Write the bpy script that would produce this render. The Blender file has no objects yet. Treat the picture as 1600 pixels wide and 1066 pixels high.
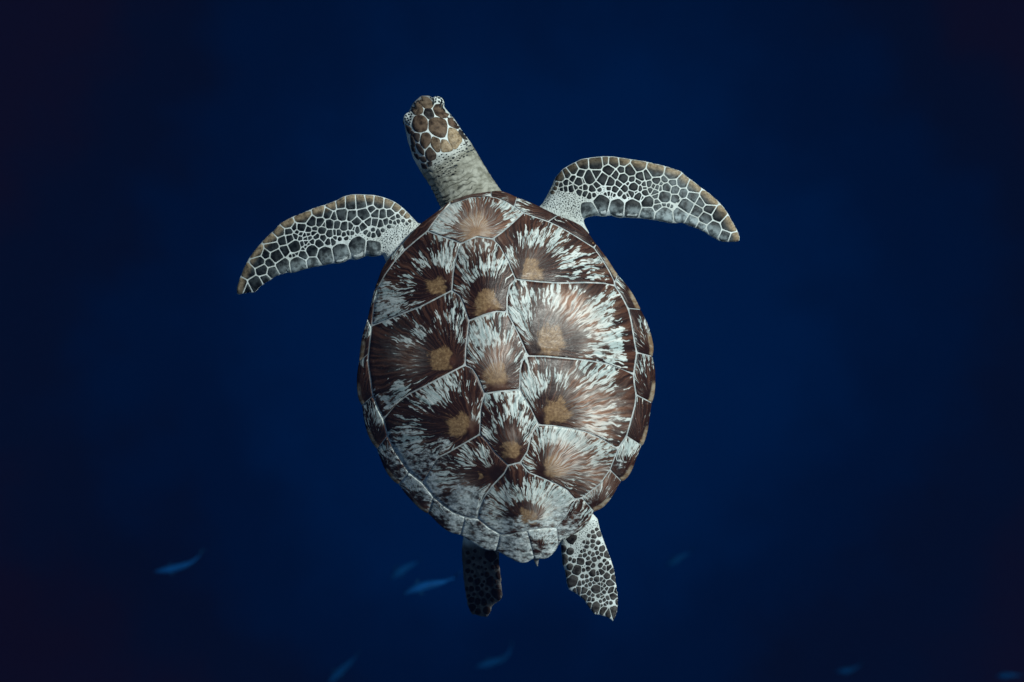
import bpy, bmesh, math, random
from mathutils import Vector, geometry, noise
from mathutils.bvhtree import BVHTree

random.seed(7)
SC = bpy.context.scene
COL = SC.collection
R = math.radians

# ------------------------------------------------------------------ camera
S = 0.00125                      # metres per photo pixel at z = 0
D = 2.0 * 35 / 36                # camera height over the shell rim
cam_d = bpy.data.cameras.new('camera'); cam = bpy.data.objects.new('camera', cam_d); COL.objects.link(cam)
cam_d.lens = 35; cam_d.sensor_width = 36; cam_d.sensor_fit = 'HORIZONTAL'
cam_d.clip_start = 0.05; cam_d.clip_end = 400
cam.location = (0, 0, D); cam.rotation_euler = (0, 0, 0)
cam_d.dof.use_dof = True; cam_d.dof.focus_distance = D - 0.06; cam_d.dof.aperture_fstop = 2.0
SC.camera = cam
CAM = Vector((0, 0, D))

# ------------------------------------------------------------------ world: daylight above, deep water below
SUN_EL, SUN_AZ = R(47), R(31)    # azimuth measured counter-clockwise from +X
world = bpy.data.worlds.new('World'); SC.world = world; world.use_nodes = True
wn = world.node_tree; wn.nodes.clear(); L = wn.links.new
def wnode(t, **k):
    n = wn.nodes.new(t)
    for a, b in k.items(): setattr(n, a, b)
    return n
def wmath(op, a, b=None, c=None, clamp=False):
    n = wnode('ShaderNodeMath', operation=op, use_clamp=clamp)
    for i, v in enumerate((a, b, c)):
        if v is None: continue
        if isinstance(v, (int, float)): n.inputs[i].default_value = v
        else: L(v, n.inputs[i])
    return n.outputs[0]
sky = wnode('ShaderNodeTexSky', sky_type='NISHITA'); sky.sun_disc = False
sky.sun_elevation = SUN_EL; sky.sun_rotation = R(90) - SUN_AZ
bg_sky = wnode('ShaderNodeBackground'); bg_sky.inputs['Strength'].default_value = 0.05
L(sky.outputs[0], bg_sky.inputs['Color'])
tc = wnode('ShaderNodeTexCoord'); sep = wnode('ShaderNodeSeparateXYZ'); L(tc.outputs['Generated'], sep.inputs[0])
nz = wmath('MAXIMUM', wmath('MULTIPLY', sep.outputs[2], -1.0), 0.02)
tx = wmath('SUBTRACT', wmath('DIVIDE', sep.outputs[0], nz), 0.03)
ty = wmath('SUBTRACT', wmath('DIVIDE', sep.outputs[1], nz), 0.02)
rad = wmath('SQRT', wmath('ADD', wmath('MULTIPLY', tx, tx), wmath('MULTIPLY', ty, ty)))
nse = wnode('ShaderNodeTexNoise'); nse.inputs['Scale'].default_value = 5.0; nse.inputs['Detail'].default_value = 2.0
L(tc.outputs['Generated'], nse.inputs['Vector'])
nsf = wnode('ShaderNodeTexNoise'); nsf.inputs['Scale'].default_value = 17.0; nsf.inputs['Detail'].default_value = 3.0
L(tc.outputs['Generated'], nsf.inputs['Vector'])
rad2 = wmath('ADD', rad, wmath('MULTIPLY', wmath('SUBTRACT', nse.outputs[0], 0.5), 0.22))
rad2 = wmath('ADD', rad2, wmath('MULTIPLY', wmath('SUBTRACT', nsf.outputs[0], 0.5), 0.12))
ramp = wnode('ShaderNodeValToRGB'); ramp.color_ramp.interpolation = 'EASE'
cr = ramp.color_ramp
stops = [(0.0, (0.0000, 0.0185, 0.1080)), (0.28, (0.0000, 0.0124, 0.0770)), (0.50, (0.0005, 0.0056, 0.0385)),
         (0.64, (0.0032, 0.0026, 0.0160)), (0.80, (0.0095, 0.0014, 0.0060))]
cr.elements[0].position, cr.elements[0].color = stops[0][0], stops[0][1] + (1,)
cr.elements[1].position, cr.elements[1].color = stops[-1][0], stops[-1][1] + (1,)
for p, c in stops[1:-1]:
    e = cr.elements.new(p); e.color = c + (1,)
L(wmath('DIVIDE', rad2, 0.75, clamp=True), ramp.inputs[0])
bg_sea = wnode('ShaderNodeBackground'); bg_sea.inputs['Strength'].default_value = 0.86
L(ramp.outputs[0], bg_sea.inputs['Color'])
up = wnode('ShaderNodeMapRange'); up.inputs['From Min'].default_value = -0.15; up.inputs['From Max'].default_value = 0.15
L(sep.outputs[2], up.inputs['Value'])
mixw = wnode('ShaderNodeMixShader'); L(up.outputs[0], mixw.inputs[0]); L(bg_sea.outputs[0], mixw.inputs[1]); L(bg_sky.outputs[0], mixw.inputs[2])
out = wnode('ShaderNodeOutputWorld'); L(mixw.outputs[0], out.inputs['Surface'])

# ------------------------------------------------------------------ sun
sun_d = bpy.data.lights.new('sun', 'SUN'); sun_d.energy = 4.9; sun_d.angle = R(4); sun_d.color = (1.0, 0.965, 0.925)
sun = bpy.data.objects.new('sun', sun_d); COL.objects.link(sun)
sdir = Vector((math.cos(SUN_EL) * math.cos(SUN_AZ), math.cos(SUN_EL) * math.sin(SUN_AZ), math.sin(SUN_EL)))
sun.rotation_euler = sdir.to_track_quat('Z', 'Y').to_euler(); sun.location = sdir * 8
vs = SC.view_settings
vs.view_transform = 'Standard'; vs.look = 'None'; vs.gamma = 1; vs.exposure = 0.17; vs.use_curve_mapping = False

# ------------------------------------------------------------------ helpers
def W(p, z):
    k = (D - z) / D
    return Vector(((p[0] - 800) * S * k, (533 - p[1]) * S * k, z))
def P(v):
    k = D / (D - v[2])
    return (v[0] * k / S + 800, 533 - v[1] * k / S)
def sstep(a, b, x):
    t = max(0.0, min(1.0, (x - a) / (b - a))); return t * t * (3 - 2 * t)
def lerp(a, b, t): return a + (b - a) * t
def l2(a, b, t): return (a[0] + (b[0] - a[0]) * t, a[1] + (b[1] - a[1]) * t)
def zpts(flat, ox, oy, k):
    return [(ox + x / k, oy + y / k) for x, y in flat]
def area(poly):
    return 0.5 * sum(poly[i][0] * poly[(i + 1) % len(poly)][1] - poly[(i + 1) % len(poly)][0] * poly[i][1] for i in range(len(poly)))
def centroid(poly):
    A = area(poly) or 1e-9; cx = cy = 0
    for i in range(len(poly)):
        a, b = poly[i], poly[(i + 1) % len(poly)]; w = a[0] * b[1] - b[0] * a[1]
        cx += (a[0] + b[0]) * w; cy += (a[1] + b[1]) * w
    return (cx / (6 * A), cy / (6 * A))
def resample(poly, n, closed=True):
    pts = poly + ([poly[0]] if closed else [])
    seg = [math.dist(pts[i], pts[i + 1]) for i in range(len(pts) - 1)]
    tot = sum(seg); res = []; i = 0; acc = 0
    m = n if closed else n - 1
    for k in range(n):
        t = tot * k / m
        while i < len(seg) - 1 and acc + seg[i] < t: acc += seg[i]; i += 1
        res.append(l2(pts[i], pts[i + 1], (t - acc) / seg[i] if seg[i] > 1e-9 else 0))
    return res
def chaikin(poly, it=1, q=0.25, closed=True):
    for _ in range(it):
        o = []
        n = len(poly)
        if not closed: o.append(poly[0])
        for i in range(n if closed else n - 1):
            a, b = poly[i], poly[(i + 1) % n]
            o += [l2(a, b, q), l2(a, b, 1 - q)]
        if not closed: o.append(poly[-1])
        poly = o
    return poly
def inset(poly, d):
    n = len(poly); sg = 1 if area(poly) > 0 else -1; o = []
    for i in range(n):
        a, p, b = poly[i - 1], poly[i], poly[(i + 1) % n]
        def nrm(u, v):
            dx, dy = v[0] - u[0], v[1] - u[1]; l = math.hypot(dx, dy) or 1e-9
            return (-dy / l * sg, dx / l * sg)
        n1, n2 = nrm(a, p), nrm(p, b)
        mx, my = n1[0] + n2[0], n1[1] + n2[1]; l = math.hypot(mx, my) or 1e-9
        mx, my = mx / l, my / l
        c = max(0.55, mx * n1[0] + my * n1[1])
        o.append((p[0] + mx * d / c, p[1] + my * d / c))
    return o
def inside(p, poly):
    r = False; n = len(poly); j = n - 1
    for i in range(n):
        a, b = poly[i], poly[j]
        if (a[1] > p[1]) != (b[1] > p[1]) and p[0] < (b[0] - a[0]) * (p[1] - a[1]) / (b[1] - a[1]) + a[0]: r = not r
        j = i
    return r
def segd(p, a, b):
    dx, dy = b[0] - a[0], b[1] - a[1]; l = dx * dx + dy * dy
    t = 0 if l < 1e-9 else max(0, min(1, ((p[0] - a[0]) * dx + (p[1] - a[1]) * dy) / l))
    return math.hypot(p[0] - a[0] - dx * t, p[1] - a[1] - dy * t)
def edged(p, poly, closed=True):
    n = len(poly)
    return min(segd(p, poly[i], poly[(i + 1) % n]) for i in range(n if closed else n - 1))
def clip_half(poly, a, b, c):            # keep a*x+b*y <= c
    o = []
    for i in range(len(poly)):
        p, q = poly[i], poly[(i + 1) % len(poly)]
        dp, dq = a * p[0] + b * p[1] - c, a * q[0] + b * q[1] - c
        if dp <= 0: o.append(p)
        if (dp < 0 < dq) or (dq < 0 < dp): o.append(l2(p, q, dp / (dp - dq)))
    return o

def mesh_obj(name, verts, faces, mat, parent=None, origin=None, smooth=True, attrs=None):
    o0 = Vector(origin) if origin is not None else Vector((0, 0, 0))
    me = bpy.data.meshes.new(name)
    me.from_pydata([tuple(Vector(v) - o0) for v in verts], [], faces)
    me.update()
    if smooth: me.polygons.foreach_set('use_smooth', [True] * len(me.polygons))
    if attrs:
        for k, vals in attrs.items():
            a = me.attributes.new(k, 'FLOAT', 'POINT')
            a.data.foreach_set('value', vals if isinstance(vals, list) else [vals] * len(verts))
    if mat: me.materials.append(mat)
    ob = bpy.data.objects.new(name, me); COL.objects.link(ob)
    if parent:
        ob.parent = parent; ob.location = o0 - ORIG[parent.name]
    else: ob.location = o0
    ORIG[ob.name] = o0.copy()
    return ob
ORIG = {}

# ------------------------------------------------------------------ material node helper
class NT:
    def __init__(s, name):
        s.m = bpy.data.materials.new(name); s.m.use_nodes = True; s.t = s.m.node_tree; s.t.nodes.clear()
        s.out = s.t.nodes.new('ShaderNodeOutputMaterial'); s.b = s.t.nodes.new('ShaderNodeBsdfPrincipled')
        s.t.links.new(s.b.outputs[0], s.out.inputs['Surface'])
    def n(s, t, **k):
        x = s.t.nodes.new(t)
        for a, b in k.items(): setattr(x, a, b)
        return x
    def put(s, v, sock):
        if isinstance(v, bpy.types.NodeSocket): s.t.links.new(v, sock)
        elif isinstance(v, tuple) and len(v) == 3 and len(sock.default_value) == 4: sock.default_value = v + (1,)
        else: sock.default_value = v
    def math(s, op, *a, clamp=False):
        x = s.n('ShaderNodeMath', operation=op, use_clamp=clamp)
        for i, v in enumerate(a): s.put(v, x.inputs[i])
        return x.outputs[0]
    def mix(s, f, a, b):
        x = s.n('ShaderNodeMix', data_type='RGBA'); s.put(f, x.inputs[0]); s.put(a, x.inputs[6]); s.put(b, x.inputs[7]); return x.outputs[2]
    def range(s, v, a, b, c=0.0, d=1.0, smooth=True):
        x = s.n('ShaderNodeMapRange', interpolation_type='SMOOTHSTEP' if smooth else 'LINEAR')
        for i, q in enumerate((v, a, b, c, d)): s.put(q, x.inputs[i])
        return x.outputs[0]
    def noise(s, vec, scale, detail=2.0, rough=0.5):
        x = s.n('ShaderNodeTexNoise'); s.put(vec, x.inputs['Vector']); s.put(scale, x.inputs['Scale'])
        s.put(detail, x.inputs['Detail']); s.put(rough, x.inputs['Roughness']); return x.outputs[0]
    def attr(s, nm): return s.n('ShaderNodeAttribute', attribute_name=nm).outputs['Fac']
    def xyz(s, x=0.0, y=0.0, z=0.0):
        c = s.n('ShaderNodeCombineXYZ'); s.put(x, c.inputs[0]); s.put(y, c.inputs[1]); s.put(z, c.inputs[2]); return c.outputs[0]
    def curve(s, v, pts):
        f = s.n('ShaderNodeFloatCurve'); c = f.mapping.curves[0]
        c.points[0].location = pts[0]; c.points[1].location = pts[-1]
        for p in pts[1:-1]: c.points.new(*p)
        for p in c.points: p.handle_type = 'AUTO_CLAMPED'
        f.mapping.update(); s.put(v, f.inputs['Value']); return f.outputs[0]
    def bump(s, h, strength, dist):
        x = s.n('ShaderNodeBump'); s.put(h, x.inputs['Height']); x.inputs['Strength'].default_value = strength; x.inputs['Distance'].default_value = dist
        s.t.links.new(x.outputs[0], s.b.inputs['Normal'])
    def fin(s, col, rough=0.5, spec=0.35):
        s.put(col, s.b.inputs['Base Color']); s.put(rough, s.b.inputs['Roughness']); s.b.inputs['Specular IOR Level'].default_value = spec
        return s.m

# --- shell plates: brown with pale rays from each growth centre
def mat_scute():
    m = NT('scute_horn')
    seed = m.attr('seed'); t = m.attr('t'); bias = m.attr('bias'); ar = m.attr('ar'); silt = m.attr('silt'); sheen_wear = m.attr('sheen_wear'); tonev = m.attr('tone')
    tc = m.n('ShaderNodeTexCoord').outputs['Object']
    sp = m.n('ShaderNodeSeparateXYZ'); m.put(tc, sp.inputs[0])
    base = m.xyz(sp.outputs[0], sp.outputs[1], m.math('MULTIPLY', seed, 7.3))
    wob = m.n('ShaderNodeTexNoise'); m.put(base, wob.inputs['Vector']); m.put(38.0, wob.inputs['Scale']); m.put(2.0, wob.inputs['Detail'])
    ws = m.n('ShaderNodeSeparateColor'); m.put(wob.outputs['Color'], ws.inputs[0])
    dx = m.math('ADD', sp.outputs[0], m.math('MULTIPLY', m.math('SUBTRACT', ws.outputs[0], 0.5), 0.014))
    dy = m.math('ADD', sp.outputs[1], m.math('MULTIPLY', m.math('SUBTRACT', ws.outputs[1], 0.5), 0.014))
    r = m.math('SQRT', m.math('ADD', m.math('MULTIPLY', dx, dx), m.math('ADD', m.math('MULTIPLY', dy, dy), 1e-7)))
    gx, gy = m.math('ADD', dx, m.attr('fan_x')), m.math('ADD', dy, m.attr('fan_y'))
    fr = m.math('SQRT', m.math('ADD', m.math('MULTIPLY', gx, gx), m.math('ADD', m.math('MULTIPLY', gy, gy), 1e-7)))
    ux, uy = m.math('DIVIDE', gx, fr), m.math('DIVIDE', gy, fr)
    sd = m.math('MULTIPLY', seed, 13.7)
    def rays(k, s, detail, off):
        v = m.xyz(m.math('ADD', m.math('MULTIPLY', ux, k), sd), m.math('ADD', m.math('MULTIPLY', uy, k), off), m.math('MULTIPLY', fr, s))
        nz = m.noise(v, 1.0, detail, 0.55); iso = m.noise(base, 30.0, 2.0)
        w = m.range(fr, 0.006, 0.026)
        return m.math('ADD', m.math('MULTIPLY', nz, w), m.math('MULTIPLY', iso, m.math('SUBTRACT', 1.0, w)))
    n1 = rays(17.0, 28.0, 2.0, 3.1); n2 = rays(32.0, 60.0, 3.0, 9.4); n3 = rays(24.0, 14.0, 2.0, 21.0)
    low = m.noise(base, 13.0, 1.0)
    n4 = m.noise(base, 130.0, 2.0); n5 = rays(46.0, 70.0, 2.0, 4.4)
    f = m.math('ADD', m.math('ADD', m.math('MULTIPLY', n1, 0.50), m.math('MULTIPLY', n2, 0.40)), m.math('MULTIPLY', n4, 0.10))
    thr = m.curve(t, [(0, 0.85), (0.2, 0.72), (0.32, 0.60), (0.48, 0.515), (0.64, 0.495), (0.78, 0.517), (0.90, 0.54), (1.0, 0.548)])
    thr = m.math('ADD', m.math('SUBTRACT', thr, bias), m.range(m.math('DIVIDE', r, m.math('MAXIMUM', ar, 0.004)), 0.9, 2.3, 0.17, -0.004))
    thr = m.math('ADD', thr, m.math('MULTIPLY', m.attr('margin'), 0.055))
    low2 = m.noise(base, 34.0, 1.0)
    thr = m.math('SUBTRACT', thr, m.math('ADD', m.math('MULTIPLY', m.math('SUBTRACT', low, 0.5), 0.50), m.math('MULTIPLY', m.math('SUBTRACT', low2, 0.5), 0.17)))
    fs = m.math('ADD', m.math('SUBTRACT', f, thr), m.math('MULTIPLY', m.math('SUBTRACT', n5, 0.5), 0.10))
    ray = m.range(fs, -0.012, 0.030)
    ray = m.math('MULTIPLY', ray, m.range(m.math('ADD', m.math('MULTIPLY', n5, .55), m.math('MULTIPLY', n4, .45)), 0.40, 0.50, 0.30, 1.0))
    ray = m.math('MULTIPLY', ray, m.math('MAXIMUM', m.range(fr, 0.012, 0.024), m.range(m.attr('ar'), 0.0005, 0.002, 1.0, 0.0)))
    mid = m.range(m.math('ADD', m.math('SUBTRACT', m.math('ADD', m.math('MULTIPLY', n3, .6), m.math('MULTIPLY', n2, .4)), thr), m.math('MULTIPLY', m.math('SUBTRACT', low, 0.5), 0.35)), -0.03, 0.10)
    # brown horn
    hot = m.range(m.math('ADD', n3, m.math('MULTIPLY', m.math('SUBTRACT', t, 0.6), 0.10)), 0.42, 0.72)
    brown = m.mix(hot, (0.015, 0.0055, 0.0045), (0.080, 0.033, 0.020))
    brown = m.mix(m.range(tonev, 0.0, 1.0), brown, m.mix(hot, (0.055, 0.021, 0.013), (0.24, 0.122, 0.074)))
    pale = m.mix(m.range(n3, 0.35, 0.65), (0.34, 0.43, 0.43), (0.64, 0.69, 0.67))
    fine = m.noise(base, 220.0, 3.0, 0.6)
    brown = m.mix(m.math('MULTIPLY', mid, 0.32), brown, (0.185, 0.125, 0.090))
    col = m.mix(m.math('MULTIPLY', ray, m.range(n5, 0.3, 0.7, 0.80, 1.0)), brown, pale)
    # growth centre
    nn = m.noise(base, 45.0, 2.0)
    tri = m.attr('tri')
    arm = m.math('MAXIMUM', ar, 0.001)
    ddx = m.math('MULTIPLY', m.math('ABSOLUTE', m.math('ADD', dx, m.math('MULTIPLY', dy, 0.18))), m.math('ADD', 1.0, m.math('MULTIPLY', tri, m.math('DIVIDE', dy, arm))))
    ddy = m.math('ABSOLUTE', m.math('SUBTRACT', dy, m.math('MULTIPLY', dx, 0.18)))
    rq = m.math('POWER', m.math('ADD', m.math('POWER', m.math('ABSOLUTE', ddx), 3.5), m.math('POWER', ddy, 3.5)), 1 / 3.5)
    q = m.math('DIVIDE', m.math('ADD', rq, m.math('MULTIPLY', m.math('SUBTRACT', nn, 0.5), 0.032)), m.math('MAXIMUM', ar, 0.001))
    q = m.math('ADD', q, m.math('MULTIPLY', m.math('SUBTRACT', n2, 0.5), 0.9))
    am = m.range(q, 0.66, 0.98, 1.0, 0.0)
    tan = m.mix(m.range(fine, 0.35, 0.7), (0.15, 0.085, 0.040), (0.30, 0.19, 0.095))
    tan = m.mix(m.math('MULTIPLY', tonev, 0.4), tan, (0.46, 0.34, 0.25))
    col = m.mix(m.math('MULTIPLY', am, 0.86), col, tan)
    # worn patches, with milky sheen painted into the colour
    wmk = m.math('MULTIPLY', sheen_wear, m.range(m.math('ADD', n2, m.math('MULTIPLY', m.math('SUBTRACT', low, 0.5), 0.3)), 0.30, 0.62, 0.35, 1.0))
    wcol = m.mix(m.range(n1, 0.36, 0.62), (0.36, 0.20, 0.135), (0.68, 0.63, 0.58))
    col = m.mix(wmk, col, wcol)
    # silt film with scratches
    scr = m.n('ShaderNodeMapping'); m.put(base, scr.inputs[0]); scr.inputs['Rotation'].default_value = (0, 0, 0.7); scr.inputs['Scale'].default_value = (1, 1.9, 1)
    s1 = m.noise(scr.outputs[0], 70.0, 5.0, 0.65); s2 = m.noise(base, 22.0, 2.0)
    sm = m.math('MULTIPLY', m.range(m.math('ADD', m.math('MULTIPLY', s1, 0.62), m.math('MULTIPLY', s2, 0.38)),
                m.math('SUBTRACT', 0.63, m.math('MULTIPLY', silt, 0.24)), m.math('SUBTRACT', 0.76, m.math('MULTIPLY', silt, 0.22))), m.range(silt, 0.05, 0.5))
    scol = m.mix(m.range(fine, 0.3, 0.7), (0.34, 0.40, 0.415), (0.72, 0.77, 0.77))
    scol = m.mix(m.range(m.math('ADD', m.math('MULTIPLY', s1, .6), m.math('MULTIPLY', n4, .4)), 0.40, 0.58, 0.75, 0.0), scol, (0.045, 0.052, 0.056))
    col = m.mix(m.math('MULTIPLY', sm, 0.93), col, scol)
    # paler free rim of the edge plates
    rimv = m.attr('rim')
    rm = m.math('MULTIPLY', m.range(m.math('ADD', rimv, m.math('MULTIPLY', m.math('SUBTRACT', s2, 0.5), 0.9)), 0.45, 0.95), 0.6)
    col = m.mix(rm, col, m.mix(m.range(s1, 0.4, 0.6), (0.26, 0.17, 0.095), (0.42, 0.36, 0.27)))
    col = m.mix(m.range(fine, 0.62, 0.80, 0.0, 0.18), col, (0.5, 0.52, 0.5))
    h = m.math('ADD', m.math('MULTIPLY', n2, 0.35), m.math('ADD', m.math('MULTIPLY', fine, 0.25), m.math('MULTIPLY', low, 1.2)))
    m.bump(h, 0.35, 0.004)
    return m.fin(col, m.range(s1, 0.3, 0.7, 0.34, 0.50), 0.33)

def mat_seam():
    m = NT('seam_skin'); tc = m.n('ShaderNodeTexCoord').outputs['Object']
    f = m.noise(tc, 90.0, 3.0)
    return m.fin(m.mix(m.range(f, 0.35, 0.65), (0.27, 0.31, 0.32), (0.48, 0.51, 0.51)), 0.6, 0.3)

def mat_skin():
    m = NT('pale_skin'); tc = m.n('ShaderNodeTexCoord').outputs['Object']
    v = m.n('ShaderNodeTexVoronoi', feature='DISTANCE_TO_EDGE'); m.put(tc, v.inputs['Vector']); m.put(190.0, v.inputs['Scale'])
    f = m.noise(tc, 60.0, 4.0, 0.6); g = m.noise(tc, 11.0, 2.0)
    cr = m.attr('fold_amp'); sh = m.attr('pebble'); dk = m.attr('shade_brown')
    c = m.mix(m.range(f, 0.3, 0.7), (0.46, 0.51, 0.505), (0.72, 0.79, 0.795))
    c = m.mix(m.range(g, 0.35, 0.7, 0.0, 0.35), c, (0.36, 0.38, 0.32))
    ed = m.range(v.outputs['Distance'], 0.02, 0.22, 1.0, 0.0)
    c = m.mix(m.math('MULTIPLY', m.math('MULTIPLY', m.math('SUBTRACT', 1.0, ed), sh), m.range(f, 0.42, 0.56, 0.0, 0.7)), c, (0.10, 0.105, 0.09))
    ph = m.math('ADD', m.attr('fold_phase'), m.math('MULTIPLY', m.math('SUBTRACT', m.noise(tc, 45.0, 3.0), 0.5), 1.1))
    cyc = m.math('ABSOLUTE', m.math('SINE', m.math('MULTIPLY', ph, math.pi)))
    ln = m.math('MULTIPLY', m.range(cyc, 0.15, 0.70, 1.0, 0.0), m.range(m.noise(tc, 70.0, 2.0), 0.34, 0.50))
    c = m.mix(m.math('MULTIPLY', m.attr('neck'), 0.9), c, m.mix(m.range(f, 0.35, 0.65), (0.13, 0.125, 0.09), (0.29, 0.29, 0.24)))
    c = m.mix(m.math('MULTIPLY', ln, m.math('MULTIPLY', cr, 0.92)), c, (0.018, 0.018, 0.013))  # fold lines: crease shade and dirt painted into the skin
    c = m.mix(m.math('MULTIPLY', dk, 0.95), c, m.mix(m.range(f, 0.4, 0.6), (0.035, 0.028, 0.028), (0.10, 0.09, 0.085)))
    m.bump(m.math('ADD', m.math('MULTIPLY', v.outputs['Distance'], m.math('ADD', 0.3, sh)), m.math('MULTIPLY', f, 0.6)), 0.5, 0.003)
    return m.fin(c, 0.65, 0.15)

def mat_scale():
    m = NT('flipper_scale_horn'); tc = m.n('ShaderNodeTexCoord').outputs['Object']
    tan = m.attr('tan'); grey = m.attr('grey'); edge = m.attr('edge'); seed = m.attr('seed'); dk = m.attr('shade_brown'); br = m.attr('brown')
    o = m.n('ShaderNodeVectorMath', operation='ADD'); m.put(tc, o.inputs[0]); m.put(m.xyz(m.math('MULTIPLY', seed, 9.0), seed, 0.0), o.inputs[1])
    f = m.noise(o.outputs[0], 75.0, 4.0, 0.6); g = m.noise(o.outputs[0], 260.0, 3.0)
    c = m.mix(m.range(f, 0.35, 0.7), (0.0035, 0.0045, 0.0055), (0.022, 0.028, 0.031))
    c = m.mix(m.math('MULTIPLY', br, 0.9), c, m.mix(m.range(f, 0.3, 0.68), (0.018, 0.009, 0.006), (0.105, 0.053, 0.026)))
    c = m.mix(m.math('MULTIPLY', grey, m.range(f, 0.36, 0.66, 0.15, 1.0)), c, (0.36, 0.43, 0.45))
    c = m.mix(m.math('MULTIPLY', tan, m.range(f, 0.28, 0.58, 0.25, 1.0)), c, m.mix(m.range(g, 0.3, 0.7), (0.26, 0.185, 0.105), (0.43, 0.345, 0.235)))
    c = m.mix(m.math('MULTIPLY', m.math('MULTIPLY', m.range(edge, 0.15, 0.9), br), 0.7), c, (0.020, 0.012, 0.012))
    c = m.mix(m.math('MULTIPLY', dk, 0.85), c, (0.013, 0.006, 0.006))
    m.bump(m.math('ADD', f, m.math('MULTIPLY', g, 0.4)), 0.25, 0.002)
    return m.fin(c, 0.5, 0.10)

def mat_plain(name, a, b, scale, rough=0.5, spec=0.4):
    m = NT(name); tc = m.n('ShaderNodeTexCoord').outputs['Object']
    return m.fin(m.mix(m.range(m.noise(tc, scale, 3.0), 0.35, 0.65), a, b), rough, spec)

M_SCUTE, M_SEAM, M_SKIN, M_SCALE = mat_scute(), mat_seam(), mat_skin(), mat_scale()
M_EYE = mat_plain('eye_gloss', (0.006, 0.006, 0.007), (0.012, 0.011, 0.010), 60, 0.12, 0.6)
M_FISH = mat_plain('fish_skin', (0.003, 0.042, 0.165), (0.004, 0.064, 0.24), 20, 0.6, 0.04)
M_FIN = mat_plain('fish_fin', (0.003, 0.022, 0.075), (0.004, 0.03, 0.09), 30, 0.6, 0.04)

# ------------------------------------------------------------------ water between the lens and the deep
bm = bmesh.new(); bmesh.ops.create_cube(bm, size=1.0)
hz = bpy.data.meshes.new('haze'); bm.to_mesh(hz); bm.free()
haze = bpy.data.objects.new('haze', hz); COL.objects.link(haze)
haze.scale = (28, 28, 14.6); haze.location = (0, 0, 2.6 - 7.3); haze['kind'] = 'stuff'
hm = bpy.data.materials.new('sea_water'); hm.use_nodes = True; ht = hm.node_tree; ht.nodes.clear()
ho = ht.nodes.new('ShaderNodeOutputMaterial'); pv = ht.nodes.new('ShaderNodeVolumePrincipled')
pv.inputs['Color'].default_value = (0.0005, 0.006, 0.026, 1); pv.inputs['Density'].default_value = 0.15
pv.inputs['Absorption Color'].default_value = (0.34, 0.52, 0.50, 1); pv.inputs['Anisotropy'].default_value = 0.0
ht.links.new(pv.outputs[0], ho.inputs['Volume']); hz.materials.append(hm)

# ------------------------------------------------------------------ shell geometry (traced plan, domed)
OUT_L = [(735,303),(711,311),(700,316.5),(673,338),(652,353),(628,382),(613,397),(598,416),(590,438),(585,451),(579,475),(574,499.5),(567,519),(563,540),
 (560.5,566),(557,588),(557.5,612),(560.5,627),(565.5,632.5),(567,649),(571.5,671),(579,690),(588.5,701),(592.5,713),(601,734.5),(613,751.5),(624,758),
 (630,768),(643,783),(660,799.5),(670,803),(687,821.5),(704,833.5),(720,836),(741,850.5),(760,860.5),(775,860.5),(792,870),(809,879),(821.5,880.5),(834.5,872)]
OUT_R = [(843,873.5),(855.5,873.5),(868,861.5),(872,853),(881,839.5),(894.5,837),(911.5,827),(922,814),(927.5,799),(941,795.5),(958,776),(969,753),(977.5,750.5),
 (987,737),(994,719),(1002,697),(1007,693),(1014,666),(1018,630),(1022.5,620),(1024.5,598),(1024,576),(1019,556.5),(1022,547),(1020,532),(1014,510),(1002,485),
 (990,460),(976,441),(964,428),(948,402),(932,382),(914,356),(895,345),(872,337),(846,324),(825,314),(809,309),(795,302),(780,297),(760,300)]
OUT = OUT_L + OUT_R
INN_L = [(732.7,309),(711,316.5),(702,320),(691,330),(676.5,348),(668,360.5),(650,375),(632.5,390),(615.5,409),(601,429),(590.5,448),(584,475),(580,509),(576.5,540),
 (574,564),(578,591),(581.5,617.5),(589,637),(598.5,655),(604.5,680),(613,700.5),(623,715.5),(638,738),(660,755),(678,778),(692,790),(709,802),(728,809),(746,810.5),
 (765,826),(783,836),(800,835),(824.5,828.5)]
INN_R = [(855.5,825),(869,825),(887,803),(899.5,781),(910,778),(938.5,756),(953.5,734.6),(966.5,701),(980,681),(987,656.5),(993.5,632),(994.8,616),(992,600.5),(991,584.8),
 (993.4,569),(996,550.5),(993.4,539.5),(991,524),(987,500),(982.8,483),(972.7,463),(961.7,446),(960.5,438.5),(953,424),(941,404),(929,387),(921.5,382.5),(902,370),(877.5,355.5),
 (859,346.5),(838.5,339.5),(818,332),(804,322.7),(790,314.5),(775,308.5),(757,305.8)]
INN = INN_L + INN_R
CEN = (788, 590)
def polar(poly):
    tab = [0.0] * 721
    n = len(poly)
    for k in range(721):
        a = 2 * math.pi * k / 720; ca, sa = math.cos(a), math.sin(a); best = 0
        for i in range(n):
            p, q = poly[i], poly[(i + 1) % n]
            x1, y1, x2, y2 = p[0] - CEN[0], p[1] - CEN[1], q[0] - CEN[0], q[1] - CEN[1]
            ex, ey = x2 - x1, y2 - y1; den = ca * ey - sa * ex
            if abs(den) < 1e-9: continue
            tt = (x1 * ey - y1 * ex) / den; uu = (x1 * sa - y1 * ca) / den
            if tt > 0 and -1e-6 <= uu <= 1 + 1e-6: best = max(best, tt)
        tab[k] = best
    return tab
TAB = polar(OUT)
TAB = [sum(TAB[(k + d) % 720] for d in range(-6, 7)) / 13 for k in range(721)]
def rho(p):
    dx, dy = p[0] - CEN[0], p[1] - CEN[1]; a = math.degrees(math.atan2(dy, dx)) % 360 * 2
    i = int(a) % 720; f = a - int(a)
    return math.hypot(dx, dy) / lerp(TAB[i], TAB[(i + 1) % 720], f)
MID = [(740, 300), (742, 357), (760, 472), (778, 588), (800, 702), (825, 815), (833, 875)]
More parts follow.
